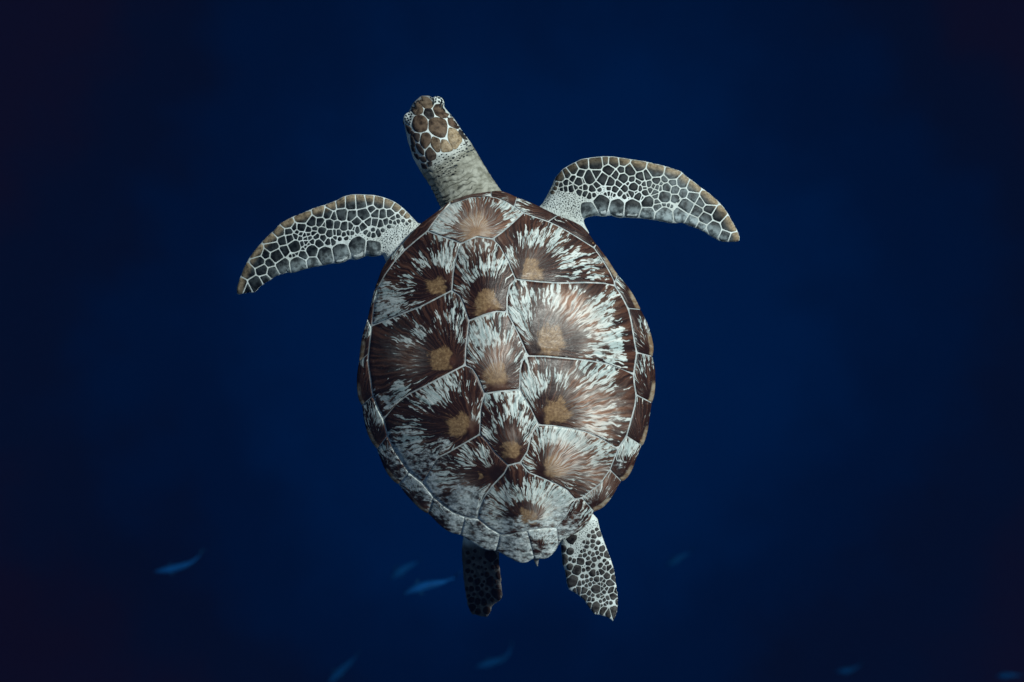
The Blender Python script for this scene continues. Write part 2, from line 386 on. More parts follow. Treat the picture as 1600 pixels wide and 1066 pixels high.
def dome(p):
    rr = min(1.12, rho(p))
    z = 0.155 * math.cos(math.pi / 2 * min(1.0, rr) ** 1.3) - 0.05 * max(0, rr - 1)
    z += 0.035 * sstep(560, 300, p[1]) - 0.012 * sstep(700, 880, p[1])
    dm = edged(p, MID, False)
    z += 0.006 * math.exp(-(dm / 26) ** 2) * sstep(1.0, 0.8, rr)
    return z

TURTLE = W((788, 590), 0.0)
turtle = bpy.data.objects.new('sea_turtle', None); COL.objects.link(turtle); turtle.location = TURTLE; turtle.empty_display_size = 0.2
ORIG['sea_turtle'] = TURTLE
turtle['label'] = 'green sea turtle with brown and pale rayed shell swimming over deep blue water'
turtle['category'] = 'sea turtle'

def sheet(outline, step, ztop, zbot):
    """closed slab over a plan outline; ztop/zbot take a photo-plan point and its distance to the edge"""
    per = sum(math.dist(outline[i], outline[(i + 1) % len(outline)]) for i in range(len(outline)))
    ol = resample(outline, max(12, int(per / step)))
    xs = [p[0] for p in ol]; ys = [p[1] for p in ol]; pts = list(ol); y = min(ys); row = 0
    while y < max(ys):
        x = min(xs) + (step / 2 if row % 2 else 0)
        while x < max(xs):
            if inside((x, y), ol) and edged((x, y), ol) > step * 0.6: pts.append((x, y))
            x += step
        y += step * 0.87; row += 1
    n = len(ol)
    vo, eo, fo, *_ = geometry.delaunay_2d_cdt([Vector(p) for p in pts], [(i, (i + 1) % n) for i in range(n)], [], 1, 1e-4)
    plan = [(v.x, v.y) for v in vo]; dist = [edged(p, ol) for p in plan]; N = len(plan)
    verts = [W(p, ztop(p, d)) for p, d in zip(plan, dist)] + [W(p, zbot(p, d)) for p, d in zip(plan, dist)]
    faces = []; cnt = {}
    for f in fo:
        f = list(f)
        if area([plan[i] for i in f]) > 0: f.reverse()        # photo y is down
        faces.append(f); faces.append([i + N for i in reversed(f)])
        for i in range(len(f)): cnt[(f[i], f[(i + 1) % len(f)])] = 1
    for (a, b) in list(cnt):
        if (b, a) not in cnt: faces.append([b, a, a + N, b + N])
    return verts, faces

cin = inset(OUT, 1.6)
cv, cf = sheet(cin, 7, lambda p, d: dome(p), lambda p, d: dome(p) - 0.006 - 0.008 * min(1, d / 20))
carapace = mesh_obj('carapace', cv, cf, M_SEAM, turtle, TURTLE)

# ------------------------------------------------------------------ scutes
def blobs(p, lst):
    return max(0.0, min(1.0, sum(a * math.exp(-((math.dist(p, (x, y)) / r) ** 2)) for x, y, r, a in lst)))
SILT = [(640,740,34,.9),(612,708,22,.75),(690,790,40,.9),(735,830,40,1),(790,858,40,1),(850,850,34,1),(805,866,30,.6),(850,858,26,.5),(880,845,20,.4),(690,735,40,.38),(800,822,20,.5),(745,790,34,.6),(668,700,30,.25),
        (885,815,26,.75),(868,785,30,.6),(838,760,24,.25),(930,780,22,.4),(975,722,20,.55),(770,700,14,.1),(722,782,30,.75),(695,690,18,.6),(838,850,26,.6),(760,738,26,-.9),(703,762,14,-.7),(735,715,16,-.5),(1010,590,12,.25),(1000,660,12,.25),
        (740,335,60,.15),(905,490,26,.25),(585,665,10,.3),(560,600,12,.15),(640,360,20,.2)]
SHEEN_WEAR = [(905,492,24,1),(893,470,18,.8),(930,520,16,.7),(918,548,14,.4),(940,640,32,.85),(918,615,22,.6),(925,665,20,.7),(878,705,18,.8),(905,715,26,.6),(880,730,18,.5),(772,560,20,.6),(785,545,16,.5),
        (745,352,34,.5),(700,335,20,.2),(800,680,12,.3),(930,745,24,.55),(850,800,22,.4),(720,760,18,.3),(835,400,20,.2),(630,545,26,.25),(640,570,20,.2),(893,590,20,.4),(868,480,22,.4)]  # worn spots and painted sheen on the plates
def scute(name, poly, areola, ar, bias, tone, seed, nb=96, nr=22, gap=0.5, rimline=None, hump=0.003, rel=0.0016, corner=None):
    poly = resample(poly, nb * 2)
    poly = resample(inset(poly, gap), nb)
    cz = dome(areola) + 0.002; org = W(areola, cz)
    verts = [W(areola, dome(areola) + rel + hump)]; tt = [0.0]; pp = [areola]
    ts = [(k / nr) * 0.972 for k in range(1, nr + 1)] + [1.0]
    for k, t in enumerate(ts):
        for b in poly:
            p = l2(areola, b, t)
            lift = rel + hump * (1 - t ** 2.2) + 0.00018 * math.sin(t * 23 + seed + 2 * math.sin(t * 5)) * (t > .4)
            if t > 0.999: lift = -0.0012
            verts.append(W(p, dome(p) + lift)); tt.append(t); pp.append(p)
    faces = []
    sgn = area(poly) > 0
    for i in range(nb):
        j = (i + 1) % nb
        faces.append((0, 1 + j, 1 + i) if sgn else (0, 1 + i, 1 + j))
        for k in range(len(ts) - 1):
            a, b2, c, d = 1 + k * nb + i, 1 + k * nb + j, 1 + (k + 1) * nb + j, 1 + (k + 1) * nb + i
            faces.append((a, b2, c, d) if sgn else (d, c, b2, a))
    c0 = centroid(poly); fx, fy = (c0[0] - areola[0]) * S, -(c0[1] - areola[1]) * S
    if name == 'vertebral_scute': fy += 0.010
    fl = max(1e-6, math.hypot(fx, fy)); ff = 0.0 if corner else min(0.017 if name == 'vertebral_scute' else 0.026, 0.012 + fl * .6)
    at = dict(t=tt, fan_x=fx / fl * ff, fan_y=fy / fl * ff, seed=float(seed), bias=float(bias), ar=ar * S * .86, tone=float(tone), margin=[sstep(40, 6, edged(p, INN)) * (1.0 if p[0] > 790 else .35) for p in pp] if name == 'costal_scute' else 0.0, tri=.45 if name == 'vertebral_scute' else .1, silt=[blobs(p, SILT) for p in pp], sheen_wear=[blobs(p, SHEEN_WEAR) for p in pp])
    if rimline: at['rim'] = [sstep(11, 3, edged(p, rimline[0], False)) * sstep(44, 18, math.dist(p, rimline[1])) for p in pp]
    if corner:
        ml = max(math.dist(corner, p) for p in pp)
        at['t'] = [0.18 + 0.46 * math.dist(corner, p) / ml for p in pp]; cz = dome(corner); org = W(corner, cz)
    o = mesh_obj(name, verts, faces, M_SCUTE, carapace, org, attrs=at)
    return o

def near(poly, p): return min(range(len(poly)), key=lambda i: math.dist(poly[i], p))
def arc(loop, a, b):
    i, j = near(loop, a), near(loop, b); o = [loop[i]]
    n = len(loop); step = 1
    while i != j:
        i = (i + step) % n; o.append(loop[i])
    return o
sV1V2 = [(720,380.5),(745,369),(770,373)]
V1 = [(668,360.5),(686,368),(708,375),(720,380.5),(745,369),(770,373),(784,363),(797,351.5),(818,332)] + arc(INN, (818,332), (757,305.8)) + arc(INN, (732.7,309), (676.5,348))
V2 = [(720,380.5),(715.5,390),(711,407),(708,426),(706,453.7),(718,460.5),(725,477.5),(732.7,501),(760.7,490),(776.5,486),(792,487),(792,465),(796,446),(805.5,436),(794.5,409),(780,382.5),(770,373),(745,369)]
V3 = [(732.7,501),(728,540),(726.6,570),(737.6,575),(746,588),(757,615),(780,611.5),(811.7,609),(813,574),(816.5,561.5),(825,556),(809,520),(792,487),(776.5,486),(760.7,490)]
V4 = [(757,615),(751,637),(749.8,678.5),(759.5,688),(774,708),(794,727),(813,722.4),(824,705),(829,683),(833.7,672.4),(842,664),(829,637),(811.7,609),(780,611.5)]
V5 = [(794,727),(788.5,738.5),(770,758),(755.5,777.5),(747,799.5),(746,810.5)] + arc(INN, (765,826), (899.5,781)) + [(887,766),(870,756.6),(848,747),(826,738),(816.5,727),(813,722.4)]
C1L = [(668,360.5),(686,368),(708,375),(720,380.5),(715.5,390),(711,407),(708,426),(706,453.7),(686,464),(657,479),(625,491),(601,501),(580,509)] + arc(INN, (668,360.5), (584,475))[::-1]
C2L = [(580,509),(601,501),(625,491),(657,479),(686,464),(706,453.7),(718,460.5),(725,477.5),(732.7,501),(728,540),(726.6,570),(696,586),(662,604),(637.5,616),(618,631),(598.5,655)] + arc(INN, (576.5,540), (589,637))[::-1]
C3L = [(598.5,655),(618,631),(637.5,616),(662,604),(696,586),(726.6,570),(737.6,575),(746,588),(757,615),(751,637),(749.8,678.5),(725,693),(701,706.6),(684,715),(671.7,732),(660,755)] + arc(INN, (604.5,680), (638,738))[::-1]
C4L = [(660,755),(671.7,732),(684,715),(701,706.6),(725,693),(749.8,678.5),(759.5,688),(774,708),(794,727),(788.5,738.5),(770,758),(755.5,777.5),(747,799.5),(746,810.5)] + arc(INN, (678,778), (728,809))[::-1]
C1R = [(818,332),(797,351.5),(784,363),(770,373),(780,382.5),(794.5,409),(805.5,436),(846,440),(877.5,442),(916.5,441),(946,442),(961.7,446)] + arc(INN, (960.5,438.5), (838.5,339.5))
C2R = [(805.5,436),(796,446),(792,465),(792,487),(809,520),(825,556),(853,556.6),(890,560),(926,564),(955.6,570),(975,577),(991,584.8)] + arc(INN, (993.4,569), (961.7,446)) + [(946,442),(916.5,441),(877.5,442),(846,440)]
C3R = [(825,556),(816.5,561.5),(813,574),(811.7,609),(829,637),(842,664),(863,665),(890,669),(916.5,675),(941,686),(966.5,701)] + arc(INN, (980,681), (991,584.8)) + [(975,577),(955.6,570),(926,564),(890,560),(853,556.6)]
C4R = [(842,664),(833.7,672.4),(829,683),(824,705),(813,722.4),(816.5,727),(826,738),(848,747),(870,756.6),(887,766),(899.5,781),(910,778),(938.5,756),(953.5,734.6),(966.5,701),(941,686),(916.5,675),(890,669),(863,665)]
#         polygon, growth centre, centre size, pale bias, warmth, seed
for poly, a, ar, bias, tone in ((V1,(744,354),28,.095,.6),(V2,(760,471),22,-.025,.05),(V3,(778,585),22,.035,.22),(V4,(800,701),18,.02,.12),(V5,(824,806),17,.02,.2)):
    scute('vertebral_scute', poly, a, ar, bias, tone, a[0] * .0137 + a[1] * .0291)
for poly, a, ar, bias, tone in ((C1L,(680,447),19,-.006,0),(C2L,(688,560),22,-.018,0),(C3L,(715,665),21,-.01,.05),(C4L,(752,742),9,.01,.05),
                                (C1R,(832,421),22,.004,.1),(C2R,(860,532),26,.008,.08),(C3R,(870,642),25,.015,.08),(C4R,(870,728),22,.02,.18)):
    scute('costal_scute', poly, a, ar, bias, tone, a[0] * .0171 + a[1] * .0233)
marg_out = [(769,299.5),(702,315.5),(628,382),(585,451),(574,499.5),(560.5,566),(565.5,632.5),(588.5,701),(624,758),(670,803),(720,836),(775,860.5),(834.5,872),(872,853),(927.5,799),
            (969,753),(1002,697),(1018,630),(1019,556.5),(1002,485),(964,428),(932,382),(872,337),(809,309)]
marg_in  = [(768,307.5),(702,320),(632.5,390),(590.5,448),(580,509),(574,553),(581.5,617.5),(604.5,680),(638,738),(678,778),(728,809),(783,836),(824.5,828.5),(869,825),(910,778),
            (953.5,734.6),(980,681),(994.8,616),(996,550.5),(982.8,483),(960.5,438.5),(929,387),(859,346.5),(804,322.7)]
DO = chaikin(OUT, 1); DO = resample(DO, 420); DI = resample(INN, 380)
for k in range(24):
    j = (k + 1) % 24
    a, b = arc(DO, marg_out[k], marg_out[j]), arc(DI, marg_in[k], marg_in[j])
    poly = a + b[::-1]
    c = centroid(poly); lo = a
    t = 0.25 if (k in (0, 1, 23, 22, 13, 14)) else 0.06
    rear = marg_out[j] if k <= 11 else marg_out[k]
    rear = l2(rear, c, .15)
    scute('nuchal_scute' if k == 0 else 'supracaudal_scute' if k in (11, 12) else 'marginal_scute', poly, c, 0, -.07 if (k < 4 or k > 20) else -.03 if k > 13 else -.035, t,
          k * 1.37 + .5, nb=56, nr=9, gap=0.28, rimline=(lo, rear) if (4 <= k <= 8 or 14 <= k <= 20) else None, hump=0.002, rel=0.0012, corner=rear)

# ------------------------------------------------------------------ body: flippers, neck, head in one skin
FL = zpts([(1640,330),(1520,350),(1450,275),(1400,225),(1340,180),(1260,145),(1180,125),(1070,118),(1000,118),(930,135),(880,165),(800,195),(700,225),(620,260),(540,290),(480,320),(430,350),(390,400),(320,460),
 (250,540),(190,620),(150,700),(115,790),(95,860),(98,905),(130,905),(165,895),(190,890),(225,893),(255,880),(275,850),(320,815),(350,800),(400,765),(450,745),(505,735),(545,738),(600,715),(660,700),(730,685),
 (800,672),(850,660),(880,665),(930,655),(985,625),(1020,637),(1060,625),(1110,600),(1160,610),(1220,600),(1248,585),(1258,640),(1340,720),(1560,620)], 350, 280, 5)
FL_LEAD = FL[2:25]; FL_TRAIL = FL[30:51]
FR = zpts([(-40,520),(30,470),(70,400),(100,340),(130,270),(180,210),(240,175),(320,135),(400,122),(470,115),(550,115),(600,122),(680,135),(790,150),(870,170),(940,185),(1000,205),(1060,225),(1085,255),(1130,285),
 (1200,340),(1270,390),(1330,445),(1375,495),(1410,550),(1440,605),(1470,660),(1488,710),(1485,745),(1440,745),(1400,748),(1345,745),(1300,720),(1250,690),(1200,660),(1120,630),(1060,605),(1000,612),(930,600),
 (850,585),(760,572),(700,570),(640,565),(600,570),(540,550),(480,560),(420,550),(365,565),(335,575),(342,610),(385,690),(250,760),(60,700)], 840, 220, 4.706)
FR_LEAD = FR[2:29]; FR_TRAIL = FR[31:49]
BR = zpts([(560,300),(605,345),(630,370),(645,440),(680,540),(715,630),(738,700),(750,790),(763,880),(763,930),(755,970),(740,1015),(728,1030),(700,1010),(650,990),(610,990),(580,950),(540,890),(490,850),(445,830),
 (430,780),(420,700),(405,670),(400,610),(395,550),(388,530),(400,480),(440,400)], 780, 720, 4.1)
BL = zpts([(300,-80),(240,60),(225,180),(225,300),(235,420),(245,560),(265,700),(285,820),(330,925),(400,940),(440,950),(500,965),(530,925),(550,900),(560,840),(610,800),(650,770),(680,740),(672,650),(660,590),(665,540),(650,450),(640,330),(640,200),(640,60)], 690, 830, 7.1)
def z_fl(p):
    u = math.dist(p, (655, 375)) / 290
    return -0.012 - 0.075 * max(0, u) ** 1.6
def z_fr(p):
    u = math.dist(p, (880, 330)) / 280
    return -0.010 - 0.055 * max(0, u) ** 1.6
def z_br(p): return -0.035 - 0.05 * sstep(810, 970, p[1]) + 0.10 * (p[0] - 925) * S
def z_bl(p): return -0.085 - 0.04 * sstep(840, 970, p[1]) + 1.45 * (p[0] - 757) * S
def lens(tm, w): return lambda d: 0.0022 + tm * math.sqrt(max(0, 1 - (1 - min(1, d / w)) ** 2))
BV, BF = [], []
def add(vf):
    o = len(BV); BV.extend(vf[0]); BF.extend([[i + o for i in f] for f in vf[1]])
def add_flip(ol, zf, tm, w, root, rr):
    l = lens(tm, w)
    def th(p, d): return l(d) * (0.55 + 0.75 * sstep(rr, 20, math.dist(p, root)))
    add(sheet(ol, 5, lambda p, d: zf(p) + th(p, d), lambda p, d: zf(p) - th(p, d)))
add_flip(FL, z_fl, 0.0125, 26, (655, 375), 230)
add_flip(FR, z_fr, 0.0125, 26, (880, 330), 230)
add_flip(BR, z_br, 0.0085, 22, (905, 815), 150)
add_flip(BL, z_bl, 0.0065, 18, (755, 850), 150)
core = [(CEN[0] + (p[0] - CEN[0]) * .95, CEN[1] + (p[1] - CEN[1]) * .95) for p in OUT]
add(sheet(resample(core, 90), 16, lambda p, d: dome(p) - 0.009, lambda p, d: -0.035 - 0.075 * min(1, d / 60) ** .5))
def loft(rings, seg=28):
    v, f = [], []
    for (c, hw, hh, ax, zc) in rings:
        perp = (-ax[1], ax[0])
        for k in range(seg):
            a = 2 * math.pi * k / seg
            ca, sa = math.cos(a), math.sin(a)
            q = (c[0] + perp[0] * hw * ca, c[1] + perp[1] * hw * ca)
            v.append(W(q, zc + hh * S * (abs(sa) ** .9) * (1 if sa > 0 else -1)))
    n = len(rings)
    for r in range(n - 1):
        for k in range(seg):
            a, b = r * seg + k, r * seg + (k + 1) % seg
            f.append([a, b, b + seg, a + seg])
    f.append(list(range(seg))[::-1]); f.append([(n - 1) * seg + k for k in range(seg)])
    return v, f
def axn(a, b):
    l = math.dist(a, b); return ((b[0] - a[0]) / l, (b[1] - a[1]) / l)
HR = [((766,372),60,40,-.02),((752,343),53,38,-.018),((738.7,318),48,36,-.016),((725,294.7),46,35,-.013),((711,268.3),44.5,36,-.009),((697,246.4),45.5,38,-.005),((684,226.2),44,38,-.002),((673.6,203.5),40.5,36,-.004),
      ((664.6,183.4),35,33,-.009),((660.5,168.5),27.5,27,-.017),((655,160.5),18.5,20,-.024),((651,156),9,12,-.030)]
rings = []
for i, (c, hw, hh, zc) in enumerate(HR):
    a = HR[max(0, i - 1)][0]; b = HR[min(len(HR) - 1, i + 1)][0]
    rings.append((c, hw, hh, axn(a, b), zc))
add(loft(rings))
def ball(p, z, r, sx=1, sy=1, sz=1):
    b = bmesh.new(); bmesh.ops.create_icosphere(b, subdivisions=3, radius=r * S)
    c = W(p, z); v = [c + Vector((q.co.x * sx, q.co.y * sy, q.co.z * sz)) for q in b.verts]
    f = [[x.index for x in q.verts] for q in b.faces]; b.free(); return v, f
EYES = [((641, 187), -0.004, 11.5), ((683, 162), -0.004, 11.5)]
for p, z, r in EYES: add(ball(p, z, r, 1, 1, .9))
add(loft([((836,858),9,8,(0.05,1),-.035),((837.5,872),5.5,5,(0.05,1),-.04),((839,882),2.5,2.5,(0.1,1),-.046),((840,886),1.6,1.6,(.1,1),-.048)], 12))  # tail
raw = bpy.data.meshes.new('raw'); raw.from_pydata([tuple(v) for v in BV], [], BF); raw.update()
tmp = bpy.data.objects.new('raw', raw); COL.objects.link(tmp)
md = tmp.modifiers.new('r', 'REMESH'); md.mode = 'VOXEL'; md.voxel_size = 0.0027
sm = tmp.modifiers.new('s', 'SMOOTH'); sm.factor = 0.5; sm.iterations = 3
dg = bpy.context.evaluated_depsgraph_get(); ev = tmp.evaluated_get(dg)
me = bpy.data.meshes.new_from_object(ev); bpy.data.objects.remove(tmp)
# skin folds across the neck, pebbled shoulders
me.update(); nrm = [v.normal.copy() for v in me.vertices]
crease, pebble, shade_brown, phase, neck = [], [], [], [], []
A0, A1 = (742, 318), (692, 228); nax = axn(A0, A1); NL = math.dist(A0, A1)
for v, nn in zip(me.vertices, nrm):
    p = P(v.co); dx, dy = p[0] - A0[0], p[1] - A0[1]
    s = dx * nax[0] + dy * nax[1]; u = -dx * nax[1] + dy * nax[0]
    cr = 0.0; phv = 0.0; nk = 0.0
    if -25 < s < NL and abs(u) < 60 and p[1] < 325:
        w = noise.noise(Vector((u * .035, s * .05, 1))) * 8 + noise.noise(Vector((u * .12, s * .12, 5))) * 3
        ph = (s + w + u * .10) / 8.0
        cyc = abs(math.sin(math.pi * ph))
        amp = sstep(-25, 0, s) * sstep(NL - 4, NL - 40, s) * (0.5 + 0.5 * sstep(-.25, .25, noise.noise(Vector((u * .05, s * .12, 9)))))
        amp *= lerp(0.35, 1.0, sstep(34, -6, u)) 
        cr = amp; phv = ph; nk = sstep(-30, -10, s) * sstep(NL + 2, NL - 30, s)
        v.co += nn * (amp * 0.0028 * (cyc ** .6 - .6))
    crease.append(cr); phase.append(phv); neck.append(nk)
    pb = max(sstep(62, 22, math.dist(p, (636, 372))), sstep(70, 26, math.dist(p, (878, 325))), 0.55 * sstep(50, 15, math.dist(p, (912, 838))))
    pebble.append(pb)
    shade_brown.append(sstep(842, 858, p[1]) if (p[0] < 790 and p[1] > 836 and v.co.z < -0.03) else .85 if (826 < p[0] < 850 and p[1] > 866 and v.co.z < -0.02) else .75 * sstep(168, 157, p[1]) * sstep(682, 672, p[0]))  # hind flipper shade painted dark; tail and snout tip tinted brown
for k, vals in (('fold_amp', crease), ('fold_phase', phase), ('neck', neck), ('pebble', pebble), ('shade_brown', shade_brown)):
    a = me.attributes.new(k, 'FLOAT', 'POINT'); a.data.foreach_set('value', vals)
bvh = BVHTree.FromPolygons([v.co.copy() for v in me.vertices], [list(p.vertices) for p in me.polygons])
me.transform(__import__('mathutils').Matrix.Translation(-TURTLE))
me.name = 'body'; me.materials.clear(); me.materials.append(M_SKIN)
me.polygons.foreach_set('use_smooth', [True] * len(me.polygons))
body = bpy.data.objects.new('body', me); COL.objects.link(body); body.parent = turtle
ORIG['body'] = TURTLE.copy()

def onskin(p, zg):
    w = W(p, zg); d = (w - CAM).normalized()
    h = bvh.ray_cast(CAM, d)
    if h[0] is None or abs(h[0].z - zg) > 0.075: h = bvh.find_nearest(w)
    n = h[1] if h[1].dot(-d) > 0 else -h[1]
    return h[0], n

SCALES = []                                       # plan circles already covered, for the small ones between
def scale_geo(poly, zf, lift, tanf, greyf, nmin=14, nmax=28):
    per = sum(math.dist(poly[i], poly[(i + 1) % len(poly)]) for i in range(len(poly)))
    n = max(nmin, min(nmax, int(per / 2.2)))
    pl = resample(poly, n); c = centroid(pl)
    vs, ed, pp = [], [], []
    for t, h in ((1.0, -0.12), (0.94, 0.70), (0.5, 0.92)):
        for b in pl:
            p = l2(c, b, t); q, nn = onskin(p, zf(p)); vs.append(q + nn * lift * h); ed.append(1.0 if t == 1 else .35 if t > .5 else .1); pp.append(p)
    q, nn = onskin(c, zf(c)); vs.append(q + nn * lift * 0.98); ed.append(0.0); pp.append(c)
    sg = area(pl) > 0; fs = []
    for i in range(n):
        j = (i + 1) % n
        f3 = [(i, j, n + j, n + i), (n + i, n + j, 2 * n + j, 2 * n + i), (2 * n + i, 2 * n + j, 3 * n)]
        fs += [f[::-1] for f in f3] if sg else f3
    return vs, fs, ed, pp, c
def put_scale(name, poly, zf, tanf, greyf, brown=0.0, shade_brown=0.0, lift=0.00085):
    vs, fs, ed, pp, c = scale_geo(poly, zf, lift, tanf, greyf)
    return mesh_obj(name, vs, fs, M_SCALE, body, vs[-1], attrs=dict(edge=ed, tan=[tanf(p) for p in pp], grey=[greyf(p) for p in pp], brown=float(brown), shade_brown=float(shade_brown), seed=random.random() * 5))

def cells(seeds, outline, gap, edge_gap, slack=1.32):
    """power diagram of traced scale centres, cut to the outline"""
    ol = inset(resample(outline, 160), edge_gap); res = []
    for i, s in enumerate(seeds):
        x, y, r = s[:3]; st = s[3] if len(s) > 3 else 1.0; an = R(s[4]) if len(s) > 4 else R(90)
        el = []
        for k in range(20):
            a = 2 * math.pi * k / 20; sl = slack if r < 8.5 else min(slack, 1.42); u, v = math.cos(a) * r * sl * st, math.sin(a) * r * sl
            el.append((x + u * math.cos(an) - v * math.sin(an), y + u * math.sin(an) + v * math.cos(an)))
        poly = list(el)
        for j, q in enumerate(seeds):
            if i == j: continue
            dx, dy = q[0] - x, q[1] - y; dd = math.hypot(dx, dy)
            if dd > 4.5 * (r * st + q[2]) or dd < 1e-6: continue
            m = 0.5 * (dd + (r * r - q[2] * q[2]) / dd)
            m = max(m, 0.3 * r)
            ux, uy = dx / dd, dy / dd
            poly = clip_half(poly, ux, uy, ux * x + uy * y + m - gap)
            if len(poly) < 3: break
        if len(poly) < 3: res.append(None); continue
        cl = []
        for p in resample(poly, 40):
            if inside(p, ol): cl.append(p)
            else:                                   # pull back onto the outline
                lo, hi = 0.0, 1.0
                for _ in range(9):
                    mm = (lo + hi) / 2
                    if inside(l2((x, y), p, mm), ol): lo = mm
                    else: hi = mm
                cl.append(l2((x, y), p, lo))
        if abs(area(cl)) < 4: res.append(None); continue
        res.append(chaikin(cl, 1, .2))
    return res

def smalls(region, zf, rmin, rmax, tries, taken, outline=None, grey=0.1, shade_brown=0.0, stretch=None, tanv=0.0, sp=1.18):
    """fill of scales too small to pick apart, one stuff mesh"""
    V, F, E = [], [], []
    xs = [p[0] for p in region]; ys = [p[1] for p in region]; got = []
    for _ in range(tries):
        p = (random.uniform(min(xs), max(xs)), random.uniform(min(ys), max(ys))); r = random.uniform(rmin, rmax)
        if not inside(p, region) or (outline and (not inside(p, outline) or edged(p, outline) < r + .8)): continue
        if any(math.dist(p, g[:2]) < (r + g[2]) * sp + .25 for g in got): continue
        if any(inside(p, q) or edged(p, q) < r + .8 for q in taken if math.dist(p, q[0]) < 45): continue
        got.append((p[0], p[1], r))
        n = 7; o = len(V); a0 = random.random() * 6
        sx, ang = (random.uniform(1.1, 1.7), stretch) if stretch is not None else (random.uniform(.9, 1.35), random.random() * 3)
        for k in range(n):
            a = a0 + 2 * math.pi * k / n; rr = r * random.uniform(.82, 1.1); u, v = math.cos(a) * rr * sx, math.sin(a) * rr / sx
            w = (p[0] + u * math.cos(ang) - v * math.sin(ang), p[1] + u * math.sin(ang) + v * math.cos(ang))
            q, nn = onskin(w, zf(w)); V.append(q + nn * .0001); E.append(.75)
        q, nn = onskin(p, zf(p)); V.append(q + nn * .0009); E.append(0.0)
        for k in range(n): F.append((o + (k + 1) % n, o + k, o + n))
    if V:
        # faces toward the viewer
        ob = mesh_obj('small_scale', V, F, M_SCALE, body, V[0], attrs=dict(edge=E, tan=float(tanv), grey=float(grey), brown=0.0, shade_brown=float(shade_brown), seed=1.7))
        ob['kind'] = 'stuff'

def Z(l, ox, oy, k):
    return [(ox + s[0] / k, oy + s[1] / k, s[2] / k) + tuple(s[3:]) for s in l]
# front flipper on the photo's left
sl = Z([(130,830,46,1.4,120),(178,850,24,1.5,110),(245,815,46,1.5,120),(190,725,42),(320,775,22),(300,705,44),(270,645,48),(245,560,58,1.3,130),(325,590,34),(355,655,36),(372,720,38,1.2,90),(460,670,50),(412,600,52),(375,525,46),(365,470,46,1.3,140),(430,405,46),(490,335,54,1.2,160),
 (610,275,72,1.2,160),(460,480,34,1.3,90),(513,470,34,1.3,90),(475,560,38),(550,525,48),(500,405,30),(548,375,20),(605,375,34),(685,330,42),(740,250,50),(745,335,34),(805,265,38,1.3,90),(840,200,40),(910,190,40),(990,190,42),(1070,185,42),(1135,170,30),
 (1210,180,40),(1285,185,38),(1345,222,30),(920,275,42,1.3,110),(860,290,20,1.4,90),(995,285,32,1.3,110),(880,360,22,1.6,90),(825,355,32,1.3,90),(780,358,16),(770,400,28),(825,425,28),(660,395,22),(705,385,14),(700,425,17),(660,430,12),(630,440,12),(600,428,14),(575,415,10),(560,450,18),
 (595,460,14),(640,465,12),(672,460,14),(720,450,20),(775,460,22),(690,487,17),(640,495,14),(610,505,16),(740,497,28),(815,485,16),(850,480,14,1.5,90),(865,420,14),(895,420,18,1.8,90),(940,375,28,1.6,100),(942,432,15),(970,420,12),(990,375,20,1.5,90),(1035,330,28,1.9,95),(1090,275,40,1.5,90),
 (1155,235,16,1.9,110),(1128,335,16,2.0,90),(1180,340,22,1.7,80),(1185,270,20,1.4,60),(1240,275,22,1.3,60),(1300,270,24,1.4,130),(1220,350,20,1.6,100),(1268,335,16,1.5,110),(1320,302,14,1.4,130),(1360,330,9),(1085,375,20),(1110,415,11),(1135,430,12),(1165,435,13),(1205,415,14,1.5,90),(1040,392,13,1.4,90),(1165,395,9),(1425,290,15),(1400,325,8),
 (1390,265,14),(1335,340,8),(1360,290,10),(1290,370,9),(1240,400,9),(1450,330,8),(1430,350,7),(1300,335,9),
 (1148,530,40,1.5,90),(1045,520,62,1.55,90),(910,565,54,1.6,90),(785,590,54,1.45,90),(685,560,46),(690,655,44),(580,672,66),(618,595,36),(500,690,14,1.6,60),(570,580,8),(545,595,7),(520,600,7),(1000,420,10),(955,460,10),(905,468,9),(1010,385,9),(868,460,9),(640,530,8),(620,548,8),(660,510,9)], 350, 280, 5)
def tan_l(p): return sstep(14, 4, edged(p, FL_LEAD, False)) * (0.8 if p[0] < 600 else .6)
def grey_l(p): return 0.02 + 0.80 * sstep(26, 6, edged(p, FL_TRAIL, False)) * sstep(400, 480, p[0]) + .12 * sstep(480, 560, p[0])
pl = [c for c in cells(sl, FL, .68, .8, 2.0) if c]
for c in pl: put_scale('flipper_scale', c, z_fl, tan_l, grey_l)
smalls(zpts([(1180,380),(1270,330),(1340,260),(1420,250),(1520,360),(1420,440),(1340,480),(1260,540),(1200,520),(1190,470)], 350, 280, 5), z_fl, .55, 1.5, 2600, pl, FL, .25)
smalls(zpts([(480,600),(700,440),(960,380),(1180,400),(1180,480),(960,470),(760,560),(560,620)], 350, 280, 5), z_fl, .6, 1.3, 900, pl, FL, .15)
